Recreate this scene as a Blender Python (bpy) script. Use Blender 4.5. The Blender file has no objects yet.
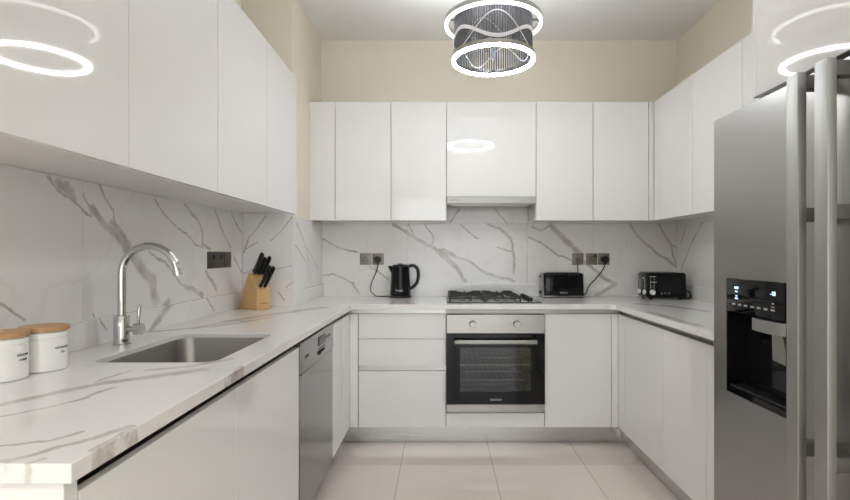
import bpy, bmesh, math, random
from mathutils import Vector, Matrix
random.seed(4)
C = bpy.context.scene.collection
PI = math.pi

# ------------------------------------------------------------------ materials
def newmat(name):
    m = bpy.data.materials.new(name); m.use_nodes = True
    nt = m.node_tree; b = nt.nodes['Principled BSDF']
    return m, nt, b

def plain(name, col, rough=.4, metal=0., coat=0., emit=None, es=0., noise=.03, nscale=14., bump=0., spec=.5, stretch=(1,1,1)):
    m, nt, b = newmat(name); N = nt.nodes; L = nt.links
    b.inputs['Roughness'].default_value = rough
    b.inputs['Metallic'].default_value = metal
    b.inputs['Coat Weight'].default_value = coat
    b.inputs['Specular IOR Level'].default_value = spec
    tc = N.new('ShaderNodeTexCoord'); mp = N.new('ShaderNodeMapping')
    mp.inputs['Scale'].default_value = stretch
    L.new(tc.outputs['Object'], mp.inputs['Vector'])
    nz = N.new('ShaderNodeTexNoise'); nz.inputs['Scale'].default_value = nscale; nz.inputs['Detail'].default_value = 3
    L.new(mp.outputs['Vector'], nz.inputs['Vector'])
    mx = N.new('ShaderNodeMix'); mx.data_type = 'RGBA'
    mx.inputs[6].default_value = tuple(c*(1-noise) for c in col)+(1,)
    mx.inputs[7].default_value = tuple(min(1, c*(1+noise)) for c in col)+(1,)
    L.new(nz.outputs['Fac'], mx.inputs[0]); L.new(mx.outputs[2], b.inputs['Base Color'])
    if bump:
        bp = N.new('ShaderNodeBump'); bp.inputs['Strength'].default_value = bump; bp.inputs['Distance'].default_value = .002
        L.new(nz.outputs['Fac'], bp.inputs['Height']); L.new(bp.outputs['Normal'], b.inputs['Normal'])
    if emit:
        b.inputs['Emission Color'].default_value = tuple(emit)+(1,); b.inputs['Emission Strength'].default_value = es
    return m

def segment_group():
    g = bpy.data.node_groups.new('vein_segment', 'ShaderNodeTree')
    for n, t in (('P', 'NodeSocketVector'), ('A', 'NodeSocketVector'), ('BA', 'NodeSocketVector'), ('Inv', 'NodeSocketFloat'), ('W', 'NodeSocketFloat'), ('Acc', 'NodeSocketFloat')):
        g.interface.new_socket(n, in_out='INPUT', socket_type=t)
    g.interface.new_socket('Mask', in_out='OUTPUT', socket_type='NodeSocketFloat')
    N = g.nodes; L = g.links
    i = N.new('NodeGroupInput'); o = N.new('NodeGroupOutput')
    def vm(op): n = N.new('ShaderNodeVectorMath'); n.operation = op; return n
    def mt(op): n = N.new('ShaderNodeMath'); n.operation = op; return n
    pa = vm('SUBTRACT'); L.new(i.outputs['P'], pa.inputs[0]); L.new(i.outputs['A'], pa.inputs[1])
    d = vm('DOT_PRODUCT'); L.new(pa.outputs[0], d.inputs[0]); L.new(i.outputs['BA'], d.inputs[1])
    h = mt('MULTIPLY'); h.use_clamp = True; L.new(d.outputs['Value'], h.inputs[0]); L.new(i.outputs['Inv'], h.inputs[1])
    s = vm('SCALE'); L.new(i.outputs['BA'], s.inputs[0]); L.new(h.outputs[0], s.inputs['Scale'])
    q = vm('SUBTRACT'); L.new(pa.outputs[0], q.inputs[0]); L.new(s.outputs[0], q.inputs[1])
    ln = vm('LENGTH'); L.new(q.outputs[0], ln.inputs[0])
    r = mt('DIVIDE'); L.new(ln.outputs['Value'], r.inputs[0]); L.new(i.outputs['W'], r.inputs[1])
    mr = N.new('ShaderNodeMapRange'); mr.interpolation_type = 'SMOOTHSTEP'
    mr.inputs['From Min'].default_value = 1.3; mr.inputs['From Max'].default_value = .35
    L.new(r.outputs[0], mr.inputs['Value'])
    mx = mt('MAXIMUM'); L.new(mr.outputs[0], mx.inputs[0]); L.new(i.outputs['Acc'], mx.inputs[1])
    L.new(mx.outputs[0], o.inputs['Mask'])
    return g
SEG = segment_group()

VEINS = {}
VEINS['left'] = [(1.480,1.387,1.529,1.344,0.0060), (1.529,1.344,1.578,1.328,0.0062), (1.578,1.328,1.614,1.303,0.0063), (1.614,1.303,1.656,1.285,0.0065), (1.521,1.377,1.562,1.352,0.0184), (1.546,1.375,1.579,1.332,0.0124), (1.664,1.309,1.704,1.272,0.0167), (1.704,1.272,1.760,1.240,0.0172), (1.760,1.240,1.840,1.188,0.0179), (1.840,1.182,1.907,1.130,0.0260), (1.907,1.130,2.006,1.057,0.0272), (2.006,1.057,2.034,0.974,0.0281), (1.762,1.272,1.864,1.193,0.0144), (1.695,1.385,1.722,1.349,0.0054), (1.722,1.349,1.772,1.320,0.0055), (1.772,1.320,1.778,1.276,0.0056), (1.619,1.353,1.651,1.312,0.0049), (2.131,0.961,2.048,0.916,0.0187), (2.048,0.916,1.971,0.863,0.0179), (1.985,1.168,2.104,1.120,0.0073), (2.104,1.120,2.195,1.047,0.0077), (2.195,1.047,2.264,1.016,0.0080), (2.264,1.016,2.435,0.965,0.0140), (2.405,0.964,2.466,0.925,0.0063), (2.466,0.925,2.520,0.875,0.0064), (2.024,1.381,2.089,1.328,0.0049), (2.089,1.328,2.176,1.282,0.0051), (2.176,1.282,2.273,1.257,0.0053), (2.273,1.257,2.354,1.203,0.0055), (2.354,1.203,2.444,1.189,0.0057), (2.262,1.382,2.375,1.330,0.0092), (2.375,1.330,2.431,1.269,0.0095), (2.431,1.269,2.431,1.204,0.0096), (2.435,1.208,2.515,1.185,0.0098), (2.565,1.384,2.629,1.301,0.0067), (2.629,1.301,2.755,1.193,0.0069), (2.769,1.376,2.892,1.283,0.0073), (2.466,1.074,2.576,0.979,0.0110), (2.800,1.138,2.910,1.058,0.0074), (1.314,1.028,1.347,1.005,0.0053), (1.347,1.005,1.393,0.975,0.0054), (1.664,0.963,1.685,0.930,0.0050), (1.685,0.930,1.713,0.905,0.0051)]
VEINS['pierf'] = [(-1.012,1.381,-1.064,1.311,0.0053), (-1.064,1.311,-1.115,1.253,0.0053), (-1.115,1.253,-1.141,1.168,0.0053), (-0.863,1.374,-0.934,1.285,0.0045), (-0.934,1.285,-0.986,1.239,0.0045), (-1.130,1.189,-1.066,1.226,0.0038), (-1.147,1.045,-1.083,1.071,0.0038), (-0.954,1.071,-0.863,1.096,0.0038), (-0.895,0.967,-0.859,1.000,0.0038), (-0.939,0.940,-0.904,0.893,0.0045)]
VEINS['piers'] = [(2.982,1.346,3.123,1.259,0.0061), (3.123,1.259,3.233,1.147,0.0063), (3.233,1.147,3.315,1.002,0.0065), (2.960,1.214,3.206,1.105,0.0061), (3.206,1.105,3.260,0.988,0.0064), (3.206,1.205,3.529,1.052,0.0053)]
VEINS['back'] = [(-0.848,1.271,-0.728,1.200,0.0072), (-0.728,1.200,-0.596,1.171,0.0072), (-0.349,1.371,-0.191,1.279,0.0144), (-0.191,1.279,-0.049,1.200,0.0144), (-0.049,1.200,0.133,1.034,0.0144), (-0.238,1.371,-0.190,1.294,0.0072), (0.014,1.200,0.136,1.129,0.0086), (-0.120,1.371,-0.057,1.287,0.0072), (-0.057,1.287,-0.065,1.232,0.0072), (-0.848,1.002,-0.776,1.019,0.0072), (-0.776,1.019,-0.633,0.947,0.0072), (-0.633,0.947,-0.578,0.876,0.0072), (-0.507,1.074,-0.381,0.971,0.0072), (-0.007,1.187,0.092,1.088,0.0172), (0.092,1.088,0.175,0.965,0.0172), (0.026,1.171,0.208,1.105,0.0101), (0.208,1.105,0.340,1.014,0.0101), (0.340,1.014,0.529,0.965,0.0101), (0.340,1.368,0.422,1.345,0.0101), (0.422,1.345,0.505,1.270,0.0101), (0.505,1.270,0.524,1.171,0.0101), (0.524,1.171,0.521,1.024,0.0101), (0.133,1.368,0.266,1.270,0.0065), (0.406,1.204,0.513,1.174,0.0057), (0.133,1.485,0.067,1.386,0.0072), (0.388,1.493,0.472,1.378,0.0072), (0.628,1.279,0.718,1.237,0.0079), (0.718,1.237,0.819,1.163,0.0079), (0.819,1.163,0.934,1.113,0.0079), (0.654,1.354,0.718,1.328,0.0086), (0.718,1.328,0.785,1.361,0.0086), (0.785,1.361,0.917,1.239,0.0215), (0.917,1.239,1.013,1.146,0.0215), (1.034,1.103,1.169,0.989,0.0144), (1.169,0.989,1.250,0.948,0.0144), (1.250,0.948,1.110,0.858,0.0144), (1.358,1.368,1.433,1.270,0.0101), (1.433,1.270,1.565,1.154,0.0101), (1.565,1.154,1.688,1.074,0.0101), (1.565,1.368,1.647,1.237,0.0086), (1.647,1.237,1.663,1.138,0.0086), (1.663,1.138,1.702,1.067,0.0086), (1.647,1.229,1.695,1.212,0.0065)]
VEINS['right'] = [(3.553,1.041,3.439,1.194,0.0083), (3.439,1.194,3.257,1.363,0.0080), (3.471,1.360,3.553,1.228,0.0070)]
VEINS['top'] = [(-0.882,1.008,-0.856,1.053,0.0161), (-0.856,1.053,-0.830,1.113,0.0178), (-0.830,1.113,-0.789,1.180,0.0199), (-0.789,1.180,-0.721,1.229,0.0220), (-0.721,1.229,-0.627,1.312,0.0245), (-0.818,0.935,-0.774,0.982,0.0070), (-0.774,0.982,-0.751,1.043,0.0078), (-0.751,1.043,-0.741,1.136,0.0090), (-0.816,1.192,-0.803,1.301,0.0088), (-0.696,0.795,-0.635,0.812,0.0061), (-0.635,0.812,-0.614,0.853,0.0066), (-0.628,0.740,-0.606,0.785,0.0088), (-0.606,0.785,-0.571,0.823,0.0098), (-0.571,0.823,-0.543,0.880,0.0110), (-0.755,1.308,-0.681,1.351,0.0134), (-0.681,1.351,-0.603,1.450,0.0149), (-0.717,1.242,-0.630,1.312,0.0093), (-1.001,2.046,-0.944,2.272,0.0309), (-0.944,2.272,-0.856,2.503,0.0378), (-0.856,2.503,-0.667,2.850,0.0475), (-0.948,2.085,-0.803,2.416,0.0240), (-1.127,1.951,-1.031,2.046,0.0246), (-0.538,0.777,-0.534,0.818,0.0060), (-0.534,0.818,-0.534,0.880,0.0048), (-0.527,1.248,-0.534,1.359,0.0080), (-0.643,0.725,-0.638,0.742,0.0051), (-0.600,0.725,-0.588,0.746,0.0051), (1.202,3.044,1.330,2.927,0.0422), (1.330,2.927,1.399,2.670,0.0371), (1.088,2.624,1.086,2.114,0.0266)]


def marble(name, axes, segs, rough=.12, warp=.032, base=(.80,.79,.775), vein=(.43,.395,.365), seed=0.):
    """white slab with grey-brown veins; axes = which two world axes span the slab"""
    m, nt, b = newmat(name); N = nt.nodes; L = nt.links
    b.inputs['Roughness'].default_value = rough
    geo = N.new('ShaderNodeNewGeometry')
    def vm(op): n = N.new('ShaderNodeVectorMath'); n.operation = op; return n
    def mt(op, v=None):
        n = N.new('ShaderNodeMath'); n.operation = op
        if v is not None: n.inputs[1].default_value = v
        return n
    def noise(sc, det, src, w=0.):
        off = vm('ADD'); off.inputs[1].default_value = (seed+w, seed*.7+w, w); L.new(src, off.inputs[0])
        n = N.new('ShaderNodeTexNoise'); n.inputs['Scale'].default_value = sc; n.inputs['Detail'].default_value = det
        L.new(off.outputs[0], n.inputs['Vector']); return n
    P = geo.outputs['Position']
    # warp
    n1 = noise(11, 4, P); c1 = vm('SUBTRACT'); c1.inputs[1].default_value = (.5,.5,.5); L.new(n1.outputs['Color'], c1.inputs[0])
    s1 = vm('SCALE'); s1.inputs['Scale'].default_value = warp; L.new(c1.outputs[0], s1.inputs[0])
    a1 = vm('ADD'); L.new(P, a1.inputs[0]); L.new(s1.outputs[0], a1.inputs[1])
    n1b = noise(38, 3, P, 5.); c1b = vm('SUBTRACT'); c1b.inputs[1].default_value = (.5,.5,.5); L.new(n1b.outputs['Color'], c1b.inputs[0])
    s1b = vm('SCALE'); s1b.inputs['Scale'].default_value = warp*.45; L.new(c1b.outputs[0], s1b.inputs[0])
    a1b = vm('ADD'); L.new(a1.outputs[0], a1b.inputs[0]); L.new(s1b.outputs[0], a1b.inputs[1]); a1 = a1b
    msk = vm('MULTIPLY'); msk.inputs[1].default_value = tuple(1. if k in axes else 0. for k in range(3)); L.new(a1.outputs[0], msk.inputs[0])
    prev = None
    for (ax, ay, bx, by, w) in segs:
        A = [0,0,0]; B = [0,0,0]; A[axes[0]] = ax; A[axes[1]] = ay; B[axes[0]] = bx; B[axes[1]] = by
        BA = [B[k]-A[k] for k in range(3)]; dd = sum(v*v for v in BA) or 1e-6
        g = N.new('ShaderNodeGroup'); g.node_tree = SEG
        g.inputs['A'].default_value = A; g.inputs['BA'].default_value = BA; g.inputs['Inv'].default_value = 1/dd; g.inputs['W'].default_value = w
        L.new(msk.outputs[0], g.inputs['P'])
        if prev: L.new(prev, g.inputs['Acc'])
        prev = g.outputs['Mask']
    # hand-placed veins vary in strength
    n2 = noise(16, 5, P, 3.1); mr = N.new('ShaderNodeMapRange'); mr.inputs['From Min'].default_value = .35; mr.inputs['From Max'].default_value = .65
    mr.inputs['To Min'].default_value = .5; mr.inputs['To Max'].default_value = 1.; L.new(n2.outputs['Fac'], mr.inputs['Value'])
    v1 = mt('MULTIPLY'); L.new(mr.outputs[0], v1.inputs[0])
    if prev: L.new(prev, v1.inputs[1])
    else: v1.inputs[1].default_value = 0
    # faint background wisps
    n3 = noise(1.7, 5, a1.outputs[0], 7.7); r3 = mt('SUBTRACT', .5); L.new(n3.outputs['Fac'], r3.inputs[0])
    ab = mt('ABSOLUTE'); L.new(r3.outputs[0], ab.inputs[0])
    m3 = N.new('ShaderNodeMapRange'); m3.interpolation_type = 'SMOOTHSTEP'; m3.inputs['From Min'].default_value = .016; m3.inputs['From Max'].default_value = .0
    m3.inputs['To Max'].default_value = .10; L.new(ab.outputs[0], m3.inputs['Value'])
    tot = mt('MAXIMUM'); L.new(v1.outputs[0], tot.inputs[0]); L.new(m3.outputs[0], tot.inputs[1])
    n4 = noise(2.2, 3, P, 1.3)
    mb = N.new('ShaderNodeMix'); mb.data_type = 'RGBA'; mb.inputs[6].default_value = tuple(c*.975 for c in base)+(1,); mb.inputs[7].default_value = tuple(c*1.02 for c in base)+(1,)
    L.new(n4.outputs['Fac'], mb.inputs[0])
    mx = N.new('ShaderNodeMix'); mx.data_type = 'RGBA'; L.new(tot.outputs[0], mx.inputs[0]); L.new(mb.outputs[2], mx.inputs[6])
    mx.inputs[7].default_value = vein+(1,)
    L.new(mx.outputs[2], b.inputs['Base Color'])
    return m

def floor_mat():
    m, nt, b = newmat('cream_porcelain_tiles'); N = nt.nodes; L = nt.links
    b.inputs['Roughness'].default_value = .10
    geo = N.new('ShaderNodeNewGeometry'); sp = N.new('ShaderNodeSeparateXYZ'); L.new(geo.outputs['Position'], sp.inputs[0])
    def dist(out, x0, w):
        a = N.new('ShaderNodeMath'); a.operation = 'SUBTRACT'; a.inputs[1].default_value = x0; L.new(out, a.inputs[0])
        p = N.new('ShaderNodeMath'); p.operation = 'PINGPONG'; p.inputs[1].default_value = w/2; L.new(a.outputs[0], p.inputs[0]); return p.outputs[0]
    dx = dist(sp.outputs[0], -.221, .505); dy = dist(sp.outputs[1], 2.784, .505)
    mn = N.new('ShaderNodeMath'); mn.operation = 'MINIMUM'; L.new(dx, mn.inputs[0]); L.new(dy, mn.inputs[1])
    mr = N.new('ShaderNodeMapRange'); mr.inputs['From Min'].default_value = .0012; mr.inputs['From Max'].default_value = .0026; L.new(mn.outputs[0], mr.inputs['Value'])
    n = N.new('ShaderNodeTexNoise'); n.inputs['Scale'].default_value = 2.4; n.inputs['Detail'].default_value = 6; n.inputs['Distortion'].default_value = 1.2; L.new(geo.outputs['Position'], n.inputs['Vector'])
    mb = N.new('ShaderNodeMix'); mb.data_type = 'RGBA'; mb.inputs[6].default_value = (.69,.62,.55,1); mb.inputs[7].default_value = (.77,.705,.635,1); L.new(n.outputs['Fac'], mb.inputs[0])
    mx = N.new('ShaderNodeMix'); mx.data_type = 'RGBA'; mx.inputs[6].default_value = (.40,.36,.32,1); L.new(mr.outputs[0], mx.inputs[0]); L.new(mb.outputs[2], mx.inputs[7])
    L.new(mx.outputs[2], b.inputs['Base Color'])
    return m

def brushed(name, col, rough=.3, axis=2, amount=.08):
    """brushed metal, streaks along the given axis"""
    m, nt, b = newmat(name); N = nt.nodes; L = nt.links
    b.inputs['Metallic'].default_value = 1.; b.inputs['Base Color'].default_value = col+(1,)
    tc = N.new('ShaderNodeTexCoord'); mp = N.new('ShaderNodeMapping')
    sc = [260.]*3; sc[axis] = 2.5; mp.inputs['Scale'].default_value = sc
    L.new(tc.outputs['Object'], mp.inputs['Vector'])
    nz = N.new('ShaderNodeTexNoise'); nz.inputs['Scale'].default_value = 1.; nz.inputs['Detail'].default_value = 2; L.new(mp.outputs['Vector'], nz.inputs['Vector'])
    mr = N.new('ShaderNodeMapRange'); mr.inputs['To Min'].default_value = rough-amount; mr.inputs['To Max'].default_value = rough+amount
    L.new(nz.outputs['Fac'], mr.inputs['Value']); L.new(mr.outputs[0], b.inputs['Roughness'])
    return m

def wood_mat(name, c0, c1, axis=0, scale=26., rough=.45):
    m, nt, b = newmat(name); N = nt.nodes; L = nt.links
    b.inputs['Roughness'].default_value = rough
    tc = N.new('ShaderNodeTexCoord'); mp = N.new('ShaderNodeMapping'); sc = [6.]*3; sc[axis] = .8; mp.inputs['Scale'].default_value = sc
    L.new(tc.outputs['Object'], mp.inputs['Vector'])
    nz = N.new('ShaderNodeTexNoise'); nz.inputs['Scale'].default_value = scale; nz.inputs['Detail'].default_value = 5; nz.inputs['Distortion'].default_value = .4; L.new(mp.outputs['Vector'], nz.inputs['Vector'])
    mx = N.new('ShaderNodeMix'); mx.data_type = 'RGBA'; mx.inputs[6].default_value = c0+(1,); mx.inputs[7].default_value = c1+(1,)
    L.new(nz.outputs['Fac'], mx.inputs[0]); L.new(mx.outputs[2], b.inputs['Base Color'])
    return m

def glass_mat():
    m, nt, b = newmat('tinted_oven_glass'); b.inputs['Base Color'].default_value = (.42,.44,.42,1)
    b.inputs['Roughness'].default_value = .03; b.inputs['Transmission Weight'].default_value = 1.; b.inputs['IOR'].default_value = 1.45
    return m

M = dict(
    gloss = plain('gloss_white_lacquer', (.80,.798,.79), .045, noise=.008, coat=.0),
    carcass = plain('white_melamine', (.72,.71,.69), .35, noise=.01),
    cream = plain('cream_wall_paint', (.76,.705,.60), .75, noise=.015, nscale=4, bump=.02),
    ceiling = plain('ceiling_paint', (.80,.795,.785), .85, noise=.01, nscale=3),
    alu = brushed('brushed_aluminium', (.47,.47,.455), .34, axis=0),
    alu_y = brushed('brushed_aluminium_channel', (.40,.40,.39), .34, axis=1),
    kick = brushed('aluminium_plinth', (.60,.60,.585), .24, axis=0),
    kick_y = brushed('aluminium_plinth_side', (.60,.60,.585), .24, axis=1),
    steel = brushed('brushed_steel', (.36,.35,.335), .34, axis=0),
    fridge = brushed('fridge_steel', (.38,.375,.365), .33, axis=2, amount=.04),
    handle = brushed('fridge_handle_steel', (.40,.40,.385), .5, axis=2, amount=.04),
    sink = brushed('sink_steel', (.29,.28,.27), .36, axis=1, amount=.02),
    dish = brushed('dishwasher_silver', (.27,.27,.265), .2, axis=1, amount=.03),
    chrome = plain('polished_chrome', (.60,.60,.60), .07, metal=1., noise=.01),
    bracket = plain('grey_bracket_metal', (.16,.16,.15), .35, metal=.6),
    black = plain('black_plastic', (.010,.010,.011), .3, spec=.35),
    gblack = plain('gloss_black', (.005,.005,.006), .05, spec=.22),
    iron = plain('cast_iron', (.018,.018,.02), .5, bump=.2, nscale=200),
    cooktop = brushed('hob_steel', (.55,.54,.52), .25, axis=0),
    bronze = plain('pewter_socket_plate', (.10,.088,.08), .38, metal=.7),
    pewter = plain('light_pewter_plate', (.21,.195,.18), .36, metal=.6),
    ceramic = plain('white_ceramic', (.80,.79,.765), .18, noise=.01),
    lid = wood_mat('acacia_lid', (.36,.19,.08), (.58,.35,.17), 0),
    block = wood_mat('beech_block', (.56,.33,.13), (.70,.46,.22), 2, 18),
    ink = plain('dark_print', (.03,.03,.03), .6),
    burn = plain('burnt_print', (.16,.07,.02), .6),
    white_ink = plain('white_print', (.75,.75,.75), .5),
    led = plain('led_ring', (.9,.9,.9), .5, emit=(.94,.97,1.), es=65.),
    led_soft = plain('led_ring_soft', (.9,.9,.9), .5, emit=(.97,.985,1.), es=3.),
    uplight_fill = plain('added_upward_glow', (.9,.9,.9), .5, emit=(.93,.965,1.), es=520.),  # added upward glow that brightens the ceiling
    icon = plain('lit_icon', (.2,.3,.4), .5, emit=(.55,.75,1.), es=1.6),
    icon_dim = plain('grey_icon', (.30,.30,.30), .5),
    rod = plain('clear_grey_rod', (.10,.10,.108), .3),
    band = plain('pale_wave_band', (.75,.75,.77), .3),
    glass = glass_mat(),
    cavity = plain('oven_cavity_enamel', (.42,.44,.42), .35),
    grey = plain('grey_cord', (.13,.10,.085), .5),
    rubber = plain('rubber', (.02,.02,.02), .7),
    floor = floor_mat(),
    m_left = marble('marble_tile_left', (1,2), VEINS['left'], seed=1.),
    m_pf = marble('marble_tile_pier_front', (0,2), VEINS['pierf'], seed=2., warp=.015),
    m_ps = marble('marble_tile_pier_side', (1,2), VEINS['piers'], seed=3., warp=.015),
    m_back = marble('marble_tile_back', (0,2), VEINS['back'], seed=4.),
    m_right = marble('marble_tile_right', (1,2), VEINS['right'], seed=5.),
    m_top = marble('marble_worktop', (0,1), VEINS['top'], rough=.16, seed=6., warp=.03, vein=(.45,.415,.38)),
)

# ------------------------------------------------------------------ mesh helpers
class MB:
    def __init__(s): s.bm = bmesh.new()
    def box(s, x0, x1, y0, y1, z0, z1, bevel=0.):
        r = bmesh.ops.create_cube(s.bm, size=1.)
        for v in r['verts']:
            v.co = Vector(((x0+x1)/2+v.co.x*(x1-x0), (y0+y1)/2+v.co.y*(y1-y0), (z0+z1)/2+v.co.z*(z1-z0)))
        if bevel:
            es = list({e for v in r['verts'] for e in v.link_edges})
            bmesh.ops.bevel(s.bm, geom=es, offset=bevel, segments=3, affect='EDGES', profile=.5)
        return s
    def cyl(s, p0, p1, r0, r1=None, n=28):
        if r1 is None: r1 = r0
        return s.loft([(p0, r0), (p1, r1)], n)
    def loft(s, stations, n=24, closed=False):
        """circles of given radius along a path of points"""
        pts = [Vector(p) for p, r in stations]; rings = []; up = None
        K = len(pts)
        for k in range(K):
            if closed: t = pts[(k+1) % K]-pts[k-1]
            else: t = pts[min(k+1, K-1)]-pts[max(k-1, 0)]
            t.normalize()
            if up is None:
                up = Vector((0,0,1)) if abs(t.z) < .9 else Vector((1,0,0))
            a = t.cross(up)
            if a.length < 1e-4: up = Vector((0,1,0)); a = t.cross(up)
            a.normalize(); bb = a.cross(t).normalized(); up = bb
            rings.append([s.bm.verts.new(pts[k]+stations[k][1]*(a*math.cos(2*PI*j/n)+bb*math.sin(2*PI*j/n))) for j in range(n)])
        for k in range(K if closed else K-1):
            A = rings[k]; B = rings[(k+1) % K]
            for j in range(n): s.bm.faces.new((A[j], A[(j+1) % n], B[(j+1) % n], B[j]))
        if not closed:
            s.bm.faces.new(rings[0]); s.bm.faces.new(rings[-1])
        return s
    def tube(s, pts, r, n=12, sub=8, closed=False):
        P = [Vector(p) for p in pts]; out = []
        K = len(P)
        if K == 2: out = P
        else:
            rng = range(K if closed else K-1)
            for i in rng:
                if closed: p0, p1, p2, p3 = P[i-1], P[i], P[(i+1) % K], P[(i+2) % K]
                else: p0, p1, p2, p3 = P[max(i-1,0)], P[i], P[i+1], P[min(i+2,K-1)]
                for k in range(sub):
                    t = k/sub
                    out.append(.5*((2*p1)+(p2-p0)*t+(2*p0-5*p1+4*p2-p3)*t*t+(3*p1-p0-3*p2+p3)*t**3))
            if not closed: out.append(P[-1])
        return s.loft([(p, r) for p in out], n, closed)
    def lathe(s, prof, cx=0, cy=0, n=48):
        rings = []
        for (r, z) in prof:
            if r < 1e-6: rings.append([s.bm.verts.new((cx, cy, z))])
            else: rings.append([s.bm.verts.new((cx+r*math.cos(2*PI*j/n), cy+r*math.sin(2*PI*j/n), z)) for j in range(n)])
        for A, B in zip(rings, rings[1:]):
            for j in range(n):
                a = [A[0]] if len(A) == 1 else [A[j], A[(j+1) % n]]
                b = [B[0]] if len(B) == 1 else [B[(j+1) % n], B[j]]
                if len(a)+len(b) > 2: s.bm.faces.new(a+b)
        return s
    def prism(s, poly, axis, a0, a1):
        """poly in the two other axes (in x,y,z order), swept along axis"""
        def pt(p, a):
            q = list(p); q.insert(axis, a); return q
        A = [s.bm.verts.new(pt(p, a0)) for p in poly]; B = [s.bm.verts.new(pt(p, a1)) for p in poly]
        n = len(poly)
        s.bm.faces.new(A); s.bm.faces.new(B)
        for j in range(n): s.bm.faces.new((A[j], A[(j+1) % n], B[(j+1) % n], B[j]))
        return s
    def flare(s, x0, y0, k):
        for v in s.bm.verts:
            if v.co.x > x0: v.co.x += (y0-v.co.y)*k
        return s
    def xform(s, mat):
        bmesh.ops.transform(s.bm, matrix=mat, verts=s.bm.verts); return s

OFF = {}
def obj(name, mb, mat, parent=None, smooth=True, bevel=0., label=None):
    bm = mb.bm
    bmesh.ops.recalc_face_normals(bm, faces=bm.faces)
    off = OFF.get(parent.name, Vector((0,0,0))) if parent else Vector((0,0,0))
    me = bpy.data.meshes.new(name)
    bmesh.ops.translate(bm, vec=-off, verts=bm.verts)
    bm.to_mesh(me); bm.free()
    me.materials.append(mat)
    o = bpy.data.objects.new(name, me); C.objects.link(o)
    if parent: o.parent = parent
    OFF[o.name] = off
    if smooth:
        for p in me.polygons: p.use_smooth = True
        try: me.set_sharp_from_angle(angle=math.radians(35))
        except Exception: pass
    if bevel:
        b = o.modifiers.new('bevel', 'BEVEL'); b.width = bevel; b.segments = 2; b.limit_method = 'ANGLE'; b.angle_limit = math.radians(40)
        b.harden_normals = False
    if label: o['label'] = label
    return o

def thing(name, label, cat, loc=(0,0,0), group=None, local=False, rz=0.):
    o = bpy.data.objects.new(name, None); C.objects.link(o); o.empty_display_size = .05
    o.location = loc; o.rotation_euler = (0,0,rz)
    o['label'] = label; o['category'] = cat
    if group: o['group'] = group
    OFF[o.name] = Vector((0,0,0)) if local else Vector(loc)
    return o
def tag(o, label, cat, group=None):
    o['label'] = label; o['category'] = cat
    if group: o['group'] = group
    return o
def struct(name, mb, mat, parent=None, **k):
    o = obj(name, mb, mat, parent, **k)
    if not parent: o['kind'] = 'structure'
    return o
def copy_tree(o, parent=None):
    c = o.copy(); C.objects.link(c); c.parent = parent
    for ch in list(o.children): copy_tree(ch, c)
    OFF[c.name] = OFF.get(o.name, Vector((0,0,0)))
    return c

def text(name, s, size, mat, parent, origin, right, up, depth=.0004, bend=None, ratio=1.):
    """lettering standing on a surface; right/up are the directions of the writing"""
    cu = bpy.data.curves.new(name, 'FONT'); cu.body = s; cu.size = size; cu.align_x = 'CENTER'; cu.align_y = 'CENTER'; cu.extrude = depth
    cu.resolution_u = 3
    t = bpy.data.objects.new(name+'_src', cu); C.objects.link(t)
    dg = bpy.context.evaluated_depsgraph_get(); dg.update()
    me = bpy.data.meshes.new_from_object(t.evaluated_get(dg)); bpy.data.objects.remove(t); bpy.data.curves.remove(cu)
    me.name = name
    R = Vector(right).normalized(); U = Vector(up).normalized(); Nn = R.cross(U)
    off = OFF.get(parent.name, Vector((0,0,0)))
    for v in me.vertices:
        x, y, z = v.co.x*ratio, v.co.y, v.co.z
        if bend:
            (bx, by, br, ba) = bend; a = ba+x/br
            v.co = Vector((bx+(br+z)*math.cos(a), by+(br+z)*math.sin(a), origin[2]+y))-off
        else: v.co = Vector(origin)+R*x+U*y+Nn*z-off
    me.materials.clear(); me.materials.append(mat)
    o = bpy.data.objects.new(name, me); C.objects.link(o); o.parent = parent
    OFF[o.name] = off
    return o
# ------------------------------------------------------------------ the room
XL, XR, YB, YR, ZC = -1.16, 1.70, 3.63, -3.6, 2.70
struct('floor', MB().box(XL-.1, XR+.1, YR-.1, YB+.1, -.1, 0), M['floor'], smooth=False)
struct('ceiling', MB().box(XL-.1, XR+.1, YR-.1, YB+.1, ZC, ZC+.1), M['ceiling'], smooth=False)
struct('wall_left', MB().box(XL-.1, XL, YR-.1, YB+.1, 0, ZC), M['cream'], smooth=False)
struct('wall_right', MB().box(XR, XR+.1, YR-.1, YB+.1, 0, ZC), M['cream'], smooth=False)
struct('wall_back', MB().box(XL, XR, YB, YB+.1, 0, ZC), M['cream'], smooth=False)
struct('wall_corner', MB().box(XL, -.865, 2.93, YB, 0, ZC), M['cream'], smooth=False)
# wall behind the viewer with an added wide window that lets in light
WX0, WX1, WZ0, WZ1 = -.95, 1.5, .05, 2.3
w = MB(); w.box(XL, WX0, YR-.1, YR, 0, ZC); w.box(WX1, XR, YR-.1, YR, 0, ZC); w.box(WX0, WX1, YR-.1, YR, WZ1, ZC); w.box(WX0, WX1, YR-.1, YR, 0, WZ0)
struct('wall_rear', w, M['cream'], smooth=False)
w = MB()
for x in (WX0, (WX0+WX1)/2-.03, WX1-.06): w.box(x, x+.06, YR-.07, YR-.02, WZ0, WZ1)
w.box(WX0, WX1, YR-.07, YR-.02, WZ0, WZ0+.06); w.box(WX0, WX1, YR-.07, YR-.02, WZ1-.06, WZ1)
struct('added_window_1', w, M['carcass'], smooth=False)  # frame of the added window, unseen behind the viewer

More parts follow.
